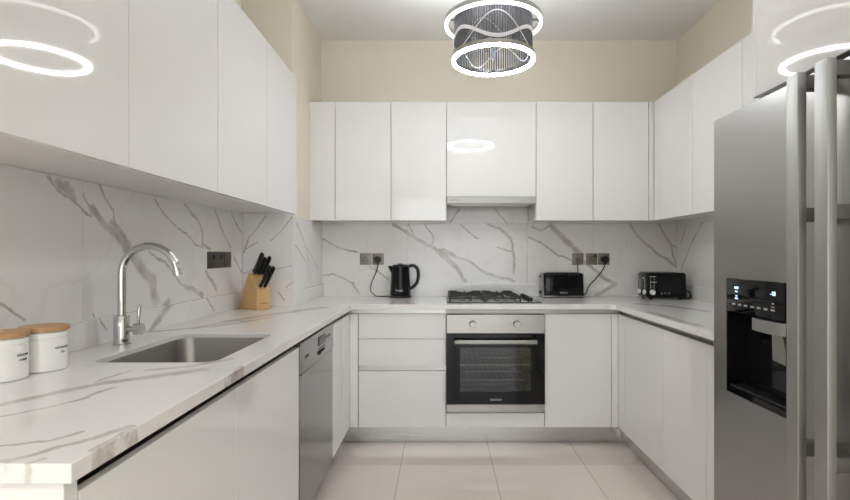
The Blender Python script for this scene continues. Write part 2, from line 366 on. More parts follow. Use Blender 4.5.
# ------------------------------------------------------------------ marble tile cladding
ZW = .858           # top of the worktop
ZT = 1.381          # underside of the wall units
def tiles_y(x0, x1, cuts, z0, z1):
    m = MB()
    for a, b in zip(cuts, cuts[1:]): m.box(x0, x1, a+.0007, b-.0007, z0, z1)
    return m
o = obj('tiled_splashback', tiles_y(XL+.0006, -1.15, [.729, .75, 1.618, 2.48, 2.918], ZW+.0006, 1.395), M['m_left'], smooth=False)
tag(o, 'marble tile splashback with a broad brown vein on the left wall behind the tap', 'splashback')
o = obj('tiled_splashback', MB().box(-1.149, -.856, 2.92, 2.9294, ZW+.0006, 1.395), M['m_pf'], smooth=False)
tag(o, 'narrow marble tile panel facing forward behind the knife block', 'splashback')
o = obj('tiled_splashback', tiles_y(-.8644, -.855, [2.931, 3.62], ZW+.0006, 1.3795), M['m_ps'], smooth=False)
tag(o, 'narrow marble tile panel on the side of the left corner pier', 'splashback')
m = MB()
for a, b in zip([-.854, -.241, .62, 1.09, 1.699], [-.241, .62, 1.09, 1.699]): m.box(a+.0007, b-.0007, 3.62, 3.6294, ZW+.0006, 1.3775)
m.box(-.854, 1.699, 3.62, 3.6294, 1.379, 1.62)
o = obj('tiled_splashback', m, M['m_back'], smooth=False)
tag(o, 'long veined marble tile splashback on the back wall behind kettle and hob', 'splashback')
o = obj('tiled_splashback', tiles_y(1.69, XR-.0006, [1.77, 2.6, 3.619], ZW+.0006, 1.395), M['m_right'], smooth=False)
tag(o, 'marble tile splashback on the right wall beside the four-slot toaster', 'splashback')

# ------------------------------------------------------------------ worktop
wt = thing('worktop', 'U-shaped white marble worktop with grey veins and an undermount sink cut-out', 'worktop', (0,3.3,.828))
def rounded(x0, x1, y0, y1, r, n=8):
    out = []
    for cx, cy, a in ((x1-r, y1-r, 0), (x0+r, y1-r, 90), (x0+r, y0+r, 180), (x1-r, y0+r, 270)):
        for k in range(n+1):
            t = math.radians(a+90*k/n); out.append((cx+r*math.cos(t), cy+r*math.sin(t)))
    return out
SX0, SX1, SY0, SY1 = -.985, -.632, 1.405, 1.915
FX, FY, RX = -.533, 3.02, 1.04
outer = [(-1.1594,.726), (FX,.726), (FX,FY-.03), (FX+.03,FY), (RX-.03,FY), (RX,FY-.03), (RX,1.768), (1.6994,1.768), (1.6994,3.6294), (-.8644,3.6294), (-.8644,2.9294), (-1.1594,2.9294)]
m = MB(); bm = m.bm; eds = []
for loop in (outer, rounded(SX0, SX1, SY0, SY1, .05)):
    vs = [bm.verts.new((x, y, ZW)) for x, y in loop]
    eds += [bm.edges.new((vs[i], vs[(i+1) % len(vs)])) for i in range(len(vs))]
bmesh.ops.triangle_fill(bm, use_beauty=True, use_dissolve=False, edges=eds)
r = bmesh.ops.extrude_face_region(bm, geom=list(bm.faces))
bmesh.ops.translate(bm, vec=(0,0,-.03), verts=[g for g in r['geom'] if isinstance(g, bmesh.types.BMVert)])
obj('slab', m, M['m_top'], wt, smooth=False, bevel=.0022)
U = .015
obj('upstand', MB().box(-1.149, -1.149+U, .726, 2.904, ZW+.0005, ZW+.088), M['m_left'], wt, smooth=False, bevel=.001)
obj('upstand', MB().box(-1.149, -.854+U, 2.905, 2.919, ZW+.0005, ZW+.088), M['m_pf'], wt, smooth=False, bevel=.001)
obj('upstand', MB().box(-.8545, -.854+U, 2.92, 3.604, ZW+.0005, ZW+.088), M['m_ps'], wt, smooth=False, bevel=.001)
obj('upstand', MB().box(-.854, 1.689-U, 3.605, 3.619, ZW+.0005, ZW+.088), M['m_back'], wt, smooth=False, bevel=.001)
obj('upstand', MB().box(1.689-U, 1.689, 1.768, 3.604, ZW+.0005, ZW+.088), M['m_right'], wt, smooth=False, bevel=.001)

# ------------------------------------------------------------------ sink and tap
sk = thing('kitchen_sink', 'stainless steel undermount sink bowl set in the left worktop', 'sink', (-.81,1.66,.66))
m = MB(); bm = m.bm; rings = []
zt = .827
for off, z, rr in ((.0012, .8425, .05), (.0045, .8425, .05), (.006, .838, .05), (.010, .69, .055), (.016, .672, .06), (.03, .663, .06), (.12, .658, .05)):
    rings.append([bm.verts.new((x, y, z)) for x, y in rounded(SX0+off, SX1-off, SY0+off, SY1-off, rr, 8)])
for A, B in zip(rings, rings[1:]):
    n = len(A)
    for j in range(n): bm.faces.new((A[j], A[(j+1) % n], B[(j+1) % n], B[j]))
bm.faces.new(rings[-1])
o = obj('bowl', m, M['sink'], sk)
sd = o.modifiers.new('solid', 'SOLIDIFY'); sd.thickness = .0012; sd.offset = -1
m = MB(); m.lathe([(0,.6612), (.02,.6615), (.036,.6622), (.044,.6635), (.046,.6605)], -.81, 1.66, 32)
obj('drain', m, M['chrome'], sk)

tp = thing('kitchen_tap', 'polished chrome swan-neck mixer tap standing behind the sink', 'tap', (-1.066,1.682,ZW))
tx, ty = -1.066, 1.682
m = MB(); m.lathe([(0,ZW+.0005), (.027,ZW+.0005), (.027,ZW+.004), (.0235,ZW+.006), (.0235,ZW+.094), (.022,ZW+.097), (.0135,ZW+.098)], tx, ty, 40)
obj('body', m, M['chrome'], tp)
m = MB(); pts = [((tx, ty, ZW+.096), .0125), ((tx, ty, ZW+.17), .0125), ((tx, ty, ZW+.235), .0125)]
R = .0925; zc = ZW+.236
for k in range(1, 25):
    a = math.radians(180-168*k/24); pts.append(((tx+R+R*math.cos(a), ty, zc+R*math.sin(a)), .0125))
m.loft(pts, 24)
obj('spout', m, M['chrome'], tp)
a = math.radians(12); ex = Vector((tx+R+R*math.cos(a), ty, zc+R*math.sin(a))); dv = Vector((math.sin(a), 0, -math.cos(a)))
obj('aerator', MB().cyl(ex+dv*.002, ex+dv*.026, .0138), M['chrome'], tp)
m = MB(); m.cyl((tx+.02, ty, ZW+.052), (tx+.043, ty, ZW+.052), .009); m.cyl((tx+.045, ty, ZW+.052), (tx+.068, ty, ZW+.052), .0195)
obj('control_knob', m, M['chrome'], tp)
m = MB(); m.loft([((tx+.056, ty, ZW+.066), .0042), ((tx+.057, ty, ZW+.09), .005), ((tx+.060, ty, ZW+.128), .0065), ((tx+.0605, ty, ZW+.132), .004)], 14)
obj('lever', m, M['chrome'], tp)

# ------------------------------------------------------------------ base units
def carcass(x0, x1, y0, y1, z0, z1, front, top=False, t=.016):
    """box of boards, open towards `front` (one of x+ x- y-)"""
    m = MB()
    m.box(x0, x1, y0, y1, z0, z0+t)
    if top: m.box(x0, x1, y0, y1, z1-t, z1)
    ze = z1-t if top else z1
    if front != 'x+': m.box(x1-t, x1, y0, y1, z0+t, ze)
    if front != 'x-': m.box(x0, x0+t, y0, y1, z0+t, ze)
    if front != 'y-': m.box(x0, x1, y0, y0+t, z0+t, ze)
    m.box(x0, x1, y1-t, y1, z0+t, ze)
    return m
ZD0, ZD1 = .113, .797
G = .002
DX = -.553
def filler(t, x0, x1, y0, y1, z0=.113, z1=.797): obj('filler_panel', MB().box(x0, x1, y0, y1, z0, z1), M['gloss'], t, bevel=.001)
def base_left(y0, y1, label, group='base units on the left run'):
    t = thing('base_cabinet', label, 'cabinet', (-.86,(y0+y1)/2,0), group)
    obj('carcass', carcass(-1.14, -.587, y0+.0005, y1-.0005, .112, .794, 'x+'), M['carcass'], t, smooth=False)
    obj('door', MB().box(DX-.018, DX, y0+G, y1-G, ZD0, ZD1), M['gloss'], t, bevel=.0012)
    obj('handle_channel', chan_left(y0+.0005, 3.0735 if y0 == 2.557 else y1-.0005), M['alu_y'], t, smooth=False)
    obj('foot', MB().cyl((-.66, y0+.06, 0), (-.66, y0+.06, .111), .018), M['black'], t); obj('foot', MB().cyl((-.66, y1-.06, 0), (-.66, y1-.06, .111), .018), M['black'], t)
    obj('foot', MB().cyl((-1.08, y0+.06, 0), (-1.08, y0+.06, .111), .018), M['black'], t); obj('foot', MB().cyl((-1.08, y1-.06, 0), (-1.08, y1-.06, .111), .018), M['black'], t)
    return t
def chan_left(y0, y1):
    return MB().prism([(-.583,.8275), (-.586,.8275), (-.586,.772), (-.574,.772), (-.574,.775), (-.583,.775)], 1, y0, y1)
base_left(.770, 1.36, 'white gloss base cabinet door at the near end of the left run, below the canisters')
base_left(1.36, 1.963, 'white gloss base cabinet below the sink, next to the silver dishwasher')
tl = base_left(2.557, 2.873, 'narrow white gloss base cabinet between the dishwasher and the corner')
o = obj('end_panel', MB().box(-1.148, DX, .738, .767, 0, .8265), M['gloss'], bevel=.001)
tag(o, 'white gloss end panel under the near end of the left worktop', 'panel')
filler(tl, DX-.018, DX, 2.875, 3.044)
o = obj('plinth', MB().box(-.62, -.605, .77, 3.11, .001, .11), M['kick_y'], smooth=False)
tag(o, 'brushed aluminium plinth along the foot of the left run', 'plinth')
o = obj('plinth', MB().box(-.604, 1.119, 3.11, 3.125, .001, .11), M['kick'], smooth=False)
tag(o, 'brushed aluminium plinth along the foot of the back run below the oven', 'plinth')
o = obj('plinth', MB().box(1.12, 1.135, 1.77, 3.109, .001, .11), M['kick_y'], smooth=False)
tag(o, 'brushed aluminium plinth along the foot of the right run', 'plinth')

# dishwasher
dw = thing('dishwasher', 'silver grey dishwasher built into the left run with a dark display', 'dishwasher', (-.86,2.26,0))
y0, y1 = 1.966, 2.554
obj('casing', MB().box(-1.13, -.58, y0+.004, y1-.004, .112, .79), M['carcass'], dw, smooth=False)
obj('door', MB().box(-.579, DX+.004, y0, y1, ZD0, .684), M['dish'], dw, bevel=.003)
cp = obj('control_panel', MB().box(-.579, DX+.008, y0, y1, .687, .812), M['dish'], dw, bevel=.003)
obj('display', MB().box(DX+.0085, DX+.0105, 2.245, 2.375, .748, .788), M['gblack'], cp, bevel=.0008)
m = MB(); m.box(DX+.0085, DX+.0095, 2.25, 2.37, .708, .738)
obj('grip_recess', m, M['gblack'], cp); obj('grip_edge', MB().prism([(DX+.010,.708), (DX+.018,.712), (DX+.018,.722), (DX+.010,.715)], 1, 2.25, 2.37), M['dish'], cp, bevel=.001)
for k in range(3): obj('button', MB().cyl((DX+.0083, 2.41+.03*k, .765), (DX+.0115, 2.41+.03*k, .765), .006, n=16), M['dish'], cp)
text('lettering', 'BOSCH', .017, M['ink'], cp, (DX+.0085, 2.05, .745), (0,1,0), (0,0,1))
for yy in (2.02, 2.50): obj('foot', MB().cyl((-.66, yy, 0), (-.66, yy, .111), .018), M['black'], dw)
for yy in (2.02, 2.50): obj('foot', MB().cyl((-1.05, yy, 0), (-1.05, yy, .111), .018), M['black'], dw)

# back run
DY = 3.045
RXD = 1.07
def chan_back(x0, x1, zt=.8275, zb=.772):
    return MB().prism([(DY+.026,zt), (DY+.029,zt), (DY+.029,zb), (DY+.0205,zb), (DY+.0205,zb+.003), (DY+.026,zb+.003)], 0, x0, x1)
def feet(t, xs, ys):
    for x in xs:
        for y in ys: obj('foot', MB().cyl((x, y, 0), (x, y, .111), .018), M['black'], t)
t = thing('drawer_cabinet', 'white gloss three-drawer base unit left of the oven', 'cabinet', (-.235,3.32,0))
x0, x1 = -.50, .03
filler(t, DX+.0005, -.502, 3.045, 3.063)
obj('carcass', carcass(x0+.0005, x1-.0005, DY+.0215, 3.61, .112, .772, 'y-'), M['carcass'], t, smooth=False)
for z0, z1 in ((.648, .797), (.486, .6455), (.113, .453)):
    d = obj('drawer', MB().box(x0+G, x1-G, DY, DY+.018, z0, z1), M['gloss'], t, bevel=.0012)
    m = MB(); b0, b1 = z0+.02, z0+.10
    m.box(x0+.03, x0+.042, DY+.0185, 3.5, b0, b1); m.box(x1-.042, x1-.03, DY+.0185, 3.5, b0, b1); m.box(x0+.042, x1-.042, 3.488, 3.5, b0, b1); m.box(x0+.042, x1-.042, DY+.0185, 3.488, b0, b0+.01)
    obj('drawer_box', m, M['carcass'], d, smooth=False)
obj('handle_channel', chan_back(-.5735, x1), M['alu'], t, smooth=False)
obj('handle_channel', MB().box(x0, x1, DY+.010, DY+.017, .4545, .4845), M['alu'], t, smooth=False)
feet(t, (x0+.06, x1-.06), (3.16, 3.55))
t = thing('base_cabinet', 'white gloss single-door base cabinet right of the oven', 'cabinet', (.83,3.32,0))
x0, x1 = .625, 1.03
obj('carcass', carcass(x0+.0005, x1-.0005, DY+.0215, 3.61, .112, .772, 'y-'), M['carcass'], t, smooth=False)
obj('door', MB().box(x0+G, x1-G, DY, DY+.018, ZD0, ZD1), M['gloss'], t, bevel=.0012)
obj('handle_channel', chan_back(x0, RXD+.0195), M['alu'], t, smooth=False)
feet(t, (x0+.06, x1-.06), (3.16, 3.55))
filler(t, 1.0315, 1.0695, DY, DY+.018)

# oven housing and oven
t = thing('oven_housing', 'white oven housing with a slim top rail and low panel around the oven', 'cabinet', (.327,3.32,0))
x0, x1 = .03, .625
m = MB(); m.box(x0+.0005, x0+.0165, DY+.0215, 3.61, .112, .826); m.box(x1-.0165, x1-.0005, DY+.0215, 3.61, .112, .826); m.box(x0+.0165, x1-.0165, DY+.0215, 3.61, .112, .128); m.box(x0+.0165, x1-.0165, DY+.0215, 3.61, .18, .196)
obj('carcass', m, M['carcass'], t, smooth=False)
obj('top_rail', MB().box(x0+G, x1-G, DY, DY+.018, .8, .8265), M['gloss'], t, bevel=.001)
obj('lower_panel', MB().box(x0+G, x1-G, DY, DY+.018, ZD0, .199), M['gloss'], t, bevel=.0012)
feet(t, (x0+.06, x1-.06), (3.16, 3.55))
ov = thing('built_in_oven', 'built-in stainless steel and black glass oven below the hob', 'oven', (.327,3.3,.2))
a0, a1 = .033, .622
m = MB(); cx0, cx1 = .075, .58
m.box(.050, .605, 3.046, 3.55, .2, .235); m.box(.050, .605, 3.046, 3.55, .60, .79); m.box(.050, cx0, 3.046, 3.55, .235, .60); m.box(cx1, .605, 3.046, 3.55, .235, .60); m.box(cx0, cx1, 3.53, 3.55, .235, .60)
obj('casing', m, M['cavity'], ov, smooth=False)
cp = obj('control_panel', MB().box(a0, a1, 3.022, 3.045, .683, .796), M['steel'], ov, bevel=.002)
for kx in (.190, .453):
    k = obj('knob', MB().lathe([(0,.028), (.017,.028), (.0185,.026), (.0195,.004), (.0205,.001), (.0205,0), (0,0)]).xform(Matrix.Translation((kx, 3.0215, .742)) @ Matrix.Rotation(PI/2, 4, 'X')), M['steel'], ov)
    obj('pointer', MB().box(kx-.0012, kx+.0012, 2.9925, 2.9935, .744, .757), M['ink'], k)
    for j in range(12):
        if j == 6: continue
        an = PI/2+2*PI*j/12
        if j % 2: obj('dial_mark', MB().box(kx+.033*math.cos(an)-.0016, kx+.033*math.cos(an)+.0016, 3.0212, 3.0218, .742+.033*math.sin(an)-.0016, .742+.033*math.sin(an)+.0016), M['ink'], cp)
# door frame of black glass with a see-through window
wx0, wx1, wz0, wz1 = .115, .540, .335, .600
dr = obj('door', MB().box(a0, wx0, 3.015, 3.044, .262, .680).box(wx1, a1, 3.015, 3.044, .262, .680).box(wx0, wx1, 3.015, 3.044, .262, wz0).box(wx0, wx1, 3.015, 3.044, wz1, .680), M['gblack'], ov, smooth=False)
obj('window_glass', MB().box(wx0+.0005, wx1-.0005, 3.0165, 3.020, wz0+.0005, wz1-.0005), M['glass'], dr, smooth=False)
m = MB(); m.box(.080, .569, 2.972, 2.983, .627, .651, .0025); m.box(.10, .118, 2.983, 3.0148, .631, .647); m.box(.546, .564, 2.983, 3.0148, .631, .647)
obj('handle', m, M['handle'], dr)
obj('emblem', MB().lathe([(.0035,0), (.0055,0), (.0055,.0006), (.0035,.0006), (.0035,0)], n=24).xform(Matrix.Translation((.302, 3.0147, .2885)) @ Matrix.Rotation(PI/2, 4, 'X')), M['white_ink'], dr)
text('lettering', 'BOSCH', .0145, M['white_ink'], dr, (.338, 3.0146, .288), (1,0,0), (0,0,1), ratio=1.1)
obj('lower_trim', MB().box(a0, a1, 3.018, 3.045, .212, .259), M['steel'], ov, bevel=.002)
for z in (.40, .49):
    m = MB()
    for k in range(15): m.cyl((.085+.485*k/14, 3.06, z), (.085+.485*k/14, 3.50, z), .0022, n=8)
    for yy in (3.06, 3.28, 3.50): m.cyl((.078, yy, z-.004), (.577, yy, z-.004), .0032, n=8)
    obj('oven_rack', m, M['chrome'], ov)

# right run
RXD = 1.07
def chan_right(y0, y1):
    x = RXD
    return MB().prism([(x+.026,.8275), (x+.029,.8275), (x+.029,.772), (x+.0205,.772), (x+.0205,.775), (x+.026,.775)], 1, y0, y1)
def base_right(y0, y1, label):
    t = thing('base_cabinet', label, 'cabinet', (1.38,(y0+y1)/2,0), 'base units on the right run')
    obj('carcass', carcass(RXD+.0215, 1.68, y0+.0005, y1-.0005, .112, .772, 'x-'), M['carcass'], t, smooth=False)
    obj('door', MB().box(RXD, RXD+.018, y0+G, y1-G, ZD0, ZD1), M['gloss'], t, bevel=.0012)
    obj('handle_channel', chan_right(y0+.0005, 3.0735 if y1 == 2.94 else y1-.0005), M['alu_y'], t, smooth=False)
    feet(t, (1.2, 1.62), (y0+.05, y1-.05))
    return t
tr = base_right(2.43, 2.94, 'white gloss base cabinet on the right run nearest the back corner')
base_right(2.035, 2.43, 'white gloss base cabinet on the right run midway between corner and fridge')
base_right(1.775, 2.035, 'narrow sliver of white gloss base cabinet right beside the steel fridge')
filler(tr, RXD, RXD+.018, 2.942, 3.044)

# ------------------------------------------------------------------ wall units
ZU0, ZU1 = 1.381, 2.16
UX = -.82
def wall_left_unit(y0, y1, label):
    t = thing('wall_cabinet', label, 'cabinet', (-1.0,(y0+y1)/2,ZU0), 'wall cabinets above the sink')
    obj('carcass', carcass(-1.159, UX-.0205, y0+.0005, y1-.0005, ZU0+.015, ZU1, 'x+', True).flare(-1., 2.868, .009), M['carcass'], t, smooth=False)
    obj('door', MB().box(UX-.018, UX, y0+G, y1-G, ZU0+.003, ZU1).flare(-1., 2.868, .009), M['gloss'], t, bevel=.0012)
    obj('grip_strip', MB().box(UX-.030, UX-.0205, y0+.01, y1-.01, ZU0+.008, ZU0+.0148).flare(-1., 2.868, .009), M['alu_y'], t, smooth=False)
wall_left_unit(.77, 1.302, 'white gloss wall cabinet nearest the viewer on the left, above the canisters')
wall_left_unit(1.302, 1.832, 'white gloss wall cabinet second from the near end, above the tap')
wall_left_unit(1.832, 2.362, 'white gloss wall cabinet on the left above the wide dark socket')
wall_left_unit(2.362, 2.868, 'white gloss wall cabinet on the left farthest from the viewer, above the knife block')
UY = 3.315
def wall_back_unit(x0, x1, z0, label, group='wall cabinets on the back wall'):
    t = thing('wall_cabinet', label, 'cabinet', ((x0+x1)/2,3.47,z0), group)
    obj('carcass', carcass(x0+.0005, x1-.0005, UY+.0205, 3.619, z0+.004, ZU1, 'y-', True), M['gloss'], t, smooth=False)
    obj('door', MB().box(x0+G, x1-G, UY, UY+.018, z0, ZU1), M['gloss'], t, bevel=.0012)
    return t
tu = wall_back_unit(-.697, -.329, ZU0, 'white gloss wall cabinet above the pair of sockets, leftmost on the back wall')
filler(tu, -.8642, -.6985, UY, UY+.018, ZU0, ZU1)
wall_back_unit(-.329, .036, ZU0, 'white gloss wall cabinet above the kettle, left of the extractor')
wall_back_unit(.036, .625, 1.537, 'wide shorter white gloss cabinet above the extractor hood')
wall_back_unit(.625, 1.0, ZU0, 'white gloss wall cabinet right of the extractor, above the two-slot toaster')
tu = wall_back_unit(1.0, 1.366, ZU0, 'white gloss wall cabinet on the back wall nearest the right corner')
RUX = 1.40
filler(tu, 1.368, 1.4, UY, UY+.018, ZU0, ZU1)
def wall_right_unit(y0, y1, label):
    t = thing('wall_cabinet', label, 'cabinet', (1.55,(y0+y1)/2,ZU0), 'wall cabinets on the right wall')
    obj('carcass', carcass(RUX+.0205, 1.689, y0+.0005, y1-.0005, ZU0+.004, ZU1, 'x-', True), M['gloss'], t, smooth=False)
    obj('door', MB().box(RUX, RUX+.018, y0+G, y1-G, ZU0, ZU1), M['gloss'], t, bevel=.0012)
wall_right_unit(2.81, 3.312, 'white gloss wall cabinet on the right wall above the four-slot toaster')
wall_right_unit(2.344, 2.81, 'white gloss wall cabinet on the right wall between corner unit and fridge')
wall_right_unit(1.785, 2.344, 'white gloss wall cabinet on the right wall partly hidden behind the fridge')

# extractor hood
hd = thing('extractor_hood', 'slim pull-out extractor hood with a pale steel front edge above the hob', 'extractor hood', (.33,3.45,1.489))
obj('front_strip', MB().box(.038, .623, UY-.012, UY+.006, 1.491, 1.535), M['handle'], hd, bevel=.002)
obj('body', MB().box(.042, .619, UY+.007, 3.55, 1.487, 1.533), M['steel'], hd, smooth=False)
m = MB()
for k in range(2):
    fx = .07+.26*k
    m.box(fx, fx+.25, UY+.03, 3.50, 1.483, 1.4865)
obj('grease_filter', m, M['alu'], hd, smooth=False)
text('lettering', 'BOSCH', .013, M['ink'], hd, (.094, UY-.0123, 1.513), (1,0,0), (0,0,1), ratio=1.6)

# over-fridge unit
t = thing('wall_cabinet', 'deep white gloss cabinet hanging over the fridge with the lamp mirrored in it', 'cabinet', (1.35,1.2,1.68))
obj('carcass', carcass(1.0605, 1.699, .7305, 1.6635, 1.685, 2.16, 'x-', True), M['gloss'], t, smooth=False)
obj('door', MB().box(1.04, 1.058, 1.199, 1.6635, 1.68, 2.16), M['gloss'], t, bevel=.0012)
obj('door', MB().box(1.04, 1.058, .732, 1.195, 1.68, 2.16), M['gloss'], t, bevel=.0012)
obj('end_panel', MB().box(1.04, 1.699, 1.665, 1.683, 1.68, 2.16), M['gloss'], t, bevel=.001)

# ------------------------------------------------------------------ fridge
fr = thing('fridge_freezer', 'grey steel side-by-side fridge freezer with long handles and ice dispenser', 'fridge', (1.33,1.22,0))
obj('casing', MB().box(1.02, 1.685, .69, 1.745, .03, 1.612), M['fridge'], fr, bevel=.004)
feet_m = [(1.06,.74), (1.06,1.70), (1.62,.74), (1.62,1.70)]
for x, y in feet_m: obj('foot', MB().cyl((x, y, 0), (x, y, .03), .02), M['black'], fr)
FXD = .95
SY = 1.216
m = MB()
dz0, dz1 = .706, 1.081
dy0, dy1 = 1.385, 1.678     # dispenser span along the door
def ring_box(m, x0, x1, y0, y1, z0, z1, a0, a1, b0, b1):
    m.box(x0, x1, y0, a0, z0, z1); m.box(x0, x1, a1, y1, z0, z1); m.box(x0, x1, a0, a1, z0, b0); m.box(x0, x1, a0, a1, b1, z1)
ring_box(m, FXD, 1.015, SY+.003, 1.754, .04, 1.622, dy0, dy1, dz0, dz1)
bmesh.ops.remove_doubles(m.bm, verts=m.bm.verts, dist=1e-5)
fd = obj('door', m, M['fridge'], fr, smooth=False)
nd = obj('door', MB().box(FXD, 1.015, .69, SY-.003, .04, 1.622, .004), M['fridge'], fr)
def fridge_handle(door, y):
    h = obj('handle', MB().box(.880, .902, y-.021, y+.021, .30, 1.609, .002), M['handle'], door)
    for z0, z1 in ((1.570, 1.606), (1.240, 1.275), (.657, .692)):
        obj('bracket', MB().box(.9025, FXD-.0005, y-.014, y+.014, z0, z1, .002), M['bracket'], h)
fridge_handle(fd, 1.264); fridge_handle(nd, 1.168)
# dispenser
ds = obj('dispenser', MB().box(1.008, 1.014, dy0+.001, dy1-.001, dz0+.001, dz1-.001).box(FXD+.001, 1.008, dy0+.001, dy0+.005, dz0+.001, dz1-.001).box(FXD+.001, 1.008, dy1-.005, dy1-.001, dz0+.001, dz1-.001).box(FXD+.001, 1.008, dy0+.005, dy1-.005, dz0+.001, dz0+.02), M['gblack'], fr, smooth=False)
pz = dz1-.108
pn = obj('control_panel', MB().box(FXD-.003, 1.0075, dy0+.0055, dy1-.0055, pz, dz1-.0015, .002), M['gblack'], ds)
def icon(y, z, w, h, mat='icon', nm='icon'): obj(nm, MB().box(FXD-.0038, FXD-.0033, y-w/2, y+w/2, z-h/2, z+h/2), M[mat], pn, smooth=False)
for z, w_, h_ in ((1.052, .020, .007), (1.040, .012, .004), (1.026, .010, .003), (1.018, .014, .004)): icon(1.615, z, w_, h_)
text('display_digits', '-18', .018, M['icon'], pn, (FXD-.0034, 1.438, 1.046), (0,-1,0), (0,0,1))
icon(1.437, 1.018, .010, .004, 'icon_dim'); icon(1.437, 1.008, .014, .003, 'icon_dim')
for k in range(7): icon(1.63-.032*k, .999, .018, .006, 'icon_dim')
m = MB()
prof = []
for k in range(13):
    a = PI*k/12; prof.append((.964-.024*math.sin(a)*1.0, 1.475+.078*math.cos(a)))
m.prism(prof+[(.99, 1.397), (.99, 1.553)], 2, .930, .966)
obj('spout_housing', m, M['handle'], ds)
m = MB(); m.prism([(1.478,.929), (1.432,.929), (1.424,.838), (1.492,.846)], 0, .972, .982)
m.xform(Matrix.Translation((.977,0,.908)) @ Matrix.Rotation(math.radians(-8), 4, 'Y') @ Matrix.Translation((-.977,0,-.908)))
obj('paddle', m, M['handle'], ds, bevel=.002)
obj('drip_tray', MB().box(.956, 1.005, dy0+.012, dy1-.012, dz0+.0205, dz0+.027), M['black'], ds, bevel=.001)
# ------------------------------------------------------------------ hob
hb = thing('gas_hob', 'four-burner steel gas hob with black cast iron pan supports set above the oven', 'hob', (.327,3.34,ZW))
hx0, hx1, hy0, hy1 = .040, .617, 3.10, 3.565
obj('hob_plate', MB().box(hx0, hx1, hy0, hy1, ZW+.0005, ZW+.007, .0025), M['cooktop'], hb)
obj('edge_trim', MB().box(hx0-.004, hx1+.004, hy0-.004, hy0, ZW+.0005, ZW+.006).box(hx0-.004, hx1+.004, hy1, hy1+.004, ZW+.0005, ZW+.006).box(hx0-.004, hx0, hy0, hy1, ZW+.0005, ZW+.006).box(hx1, hx1+.004, hy0, hy1, ZW+.0005, ZW+.006), M['black'], hb, smooth=False)
zb = ZW+.007
for bx, by, br in ((.165,3.22,.033), (.165,3.45,.045), (.385,3.22,.045), (.385,3.45,.033)):
    b = obj('burner', MB().lathe([(0,zb+.0003), (br,zb+.0003), (br*1.02,zb+.008), (br*.82,zb+.012), (0,zb+.012)], bx, by, 32), M['alu'], hb)
    obj('burner_cap', MB().lathe([(0,zb+.0123), (br*.72,zb+.0123), (br*.74,zb+.018), (br*.6,zb+.021), (0,zb+.0215)], bx, by, 32), M['iron'], b)
    obj('igniter', MB().cyl((bx+br+.006, by-.006, zb), (bx+br+.006, by-.006, zb+.014), .0025, n=10), M['ceramic'], b)
def pan_support(x0, x1):
    m = MB(); t = .0055; zt = ZW+.045
    y0, y1 = hy0+.018, hy1-.018
    # raised outer frame
    for y in (y0, y1):
        m.box(x0, x0+.058, y-t, y+t, zt-.010, zt); m.box(x1-.058, x1, y-t, y+t, zt-.010, zt)
        m.box(x0, x1, y-t, y+t, zt-.022, zt-.012)
    for x in (x0, x1): m.box(x-t, x+t, y0, y1, zt-.016, zt-.004)
    for x in (x0, x1):
        for y in (y0, (y0+y1)/2, y1): m.box(x-t, x+t, y-t, y+t, zb+.0003, zt-.002)
    ym = (y0+y1)/2
    m.box(x0, x1, ym-t*.8, ym+t*.8, zt-.014, zt-.004)
    cx = (x0+x1)/2
    for by in (3.22, 3.45):
        for dx, dy in ((1,0), (-1,0), (0,1), (0,-1)):
            r0, r1 = .024, ((x1-x0)/2 if dx else .10)
            if dy: r1 = min(r1, abs((y1 if dy > 0 else ym)-by) if by > ym else abs((ym if dy > 0 else y0)-by))
            p0 = (cx+dx*r0, by+dy*r0); p1 = (cx+dx*r1, by+dy*r1)
            m.box(min(p0[0],p1[0])-(t*.7 if dy else 0), max(p0[0],p1[0])+(t*.7 if dy else 0), min(p0[1],p1[1])-(t*.7 if dx else 0), max(p0[1],p1[1])+(t*.7 if dx else 0), zt-.012, zt)
    return m
obj('pan_support', pan_support(.054, .272), M['iron'], hb, bevel=.0012)
obj('pan_support', pan_support(.286, .490), M['iron'], hb, bevel=.0012)
for k in range(4):
    ky = 3.17+.095*k
    obj('knob', MB().lathe([(0,zb+.0003), (.019,zb+.0003), (.018,zb+.010), (.0155,zb+.023), (0,zb+.024)], .560, ky, 28), M['black'], hb)

# ------------------------------------------------------------------ kettle
kx, ky = -.282, 3.505
kt = thing('electric_kettle', 'black electric kettle with a spout and loop handle standing left of the hob', 'kettle', (kx,ky,ZW))
z = ZW
obj('power_base', MB().lathe([(0,z+.0005), (.074,z+.0005), (.077,z+.004), (.075,z+.014), (.068,z+.017), (0,z+.017)], kx, ky), M['black'], kt)
obj('body', MB().lathe([(0,z+.0175), (.070,z+.0175), (.0715,z+.024), (.0705,z+.05), (.067,z+.12), (.063,z+.19), (.0615,z+.211), (0,z+.211)], kx, ky, 64), M['gblack'], kt)
obj('lid', MB().lathe([(0,z+.2115), (.0612,z+.2115), (.060,z+.219), (.052,z+.227), (.015,z+.231), (.012,z+.236), (0,z+.237)], kx, ky), M['black'], kt)
m = MB(); bm = m.bm
A = [bm.verts.new(p) for p in ((kx-.050,ky-.030,z+.218),(kx-.050,ky+.030,z+.218),(kx-.088,ky+.006,z+.221),(kx-.088,ky-.006,z+.221))]
B = [bm.verts.new(p) for p in ((kx-.062,ky-.020,z+.165),(kx-.062,ky+.020,z+.165),(kx-.066,ky+.004,z+.172),(kx-.066,ky-.004,z+.172))]
bm.faces.new(A); bm.faces.new(B)
for j in range(4): bm.faces.new((A[j], A[(j+1)%4], B[(j+1)%4], B[j]))
obj('spout', m, M['gblack'], kt, bevel=.002)
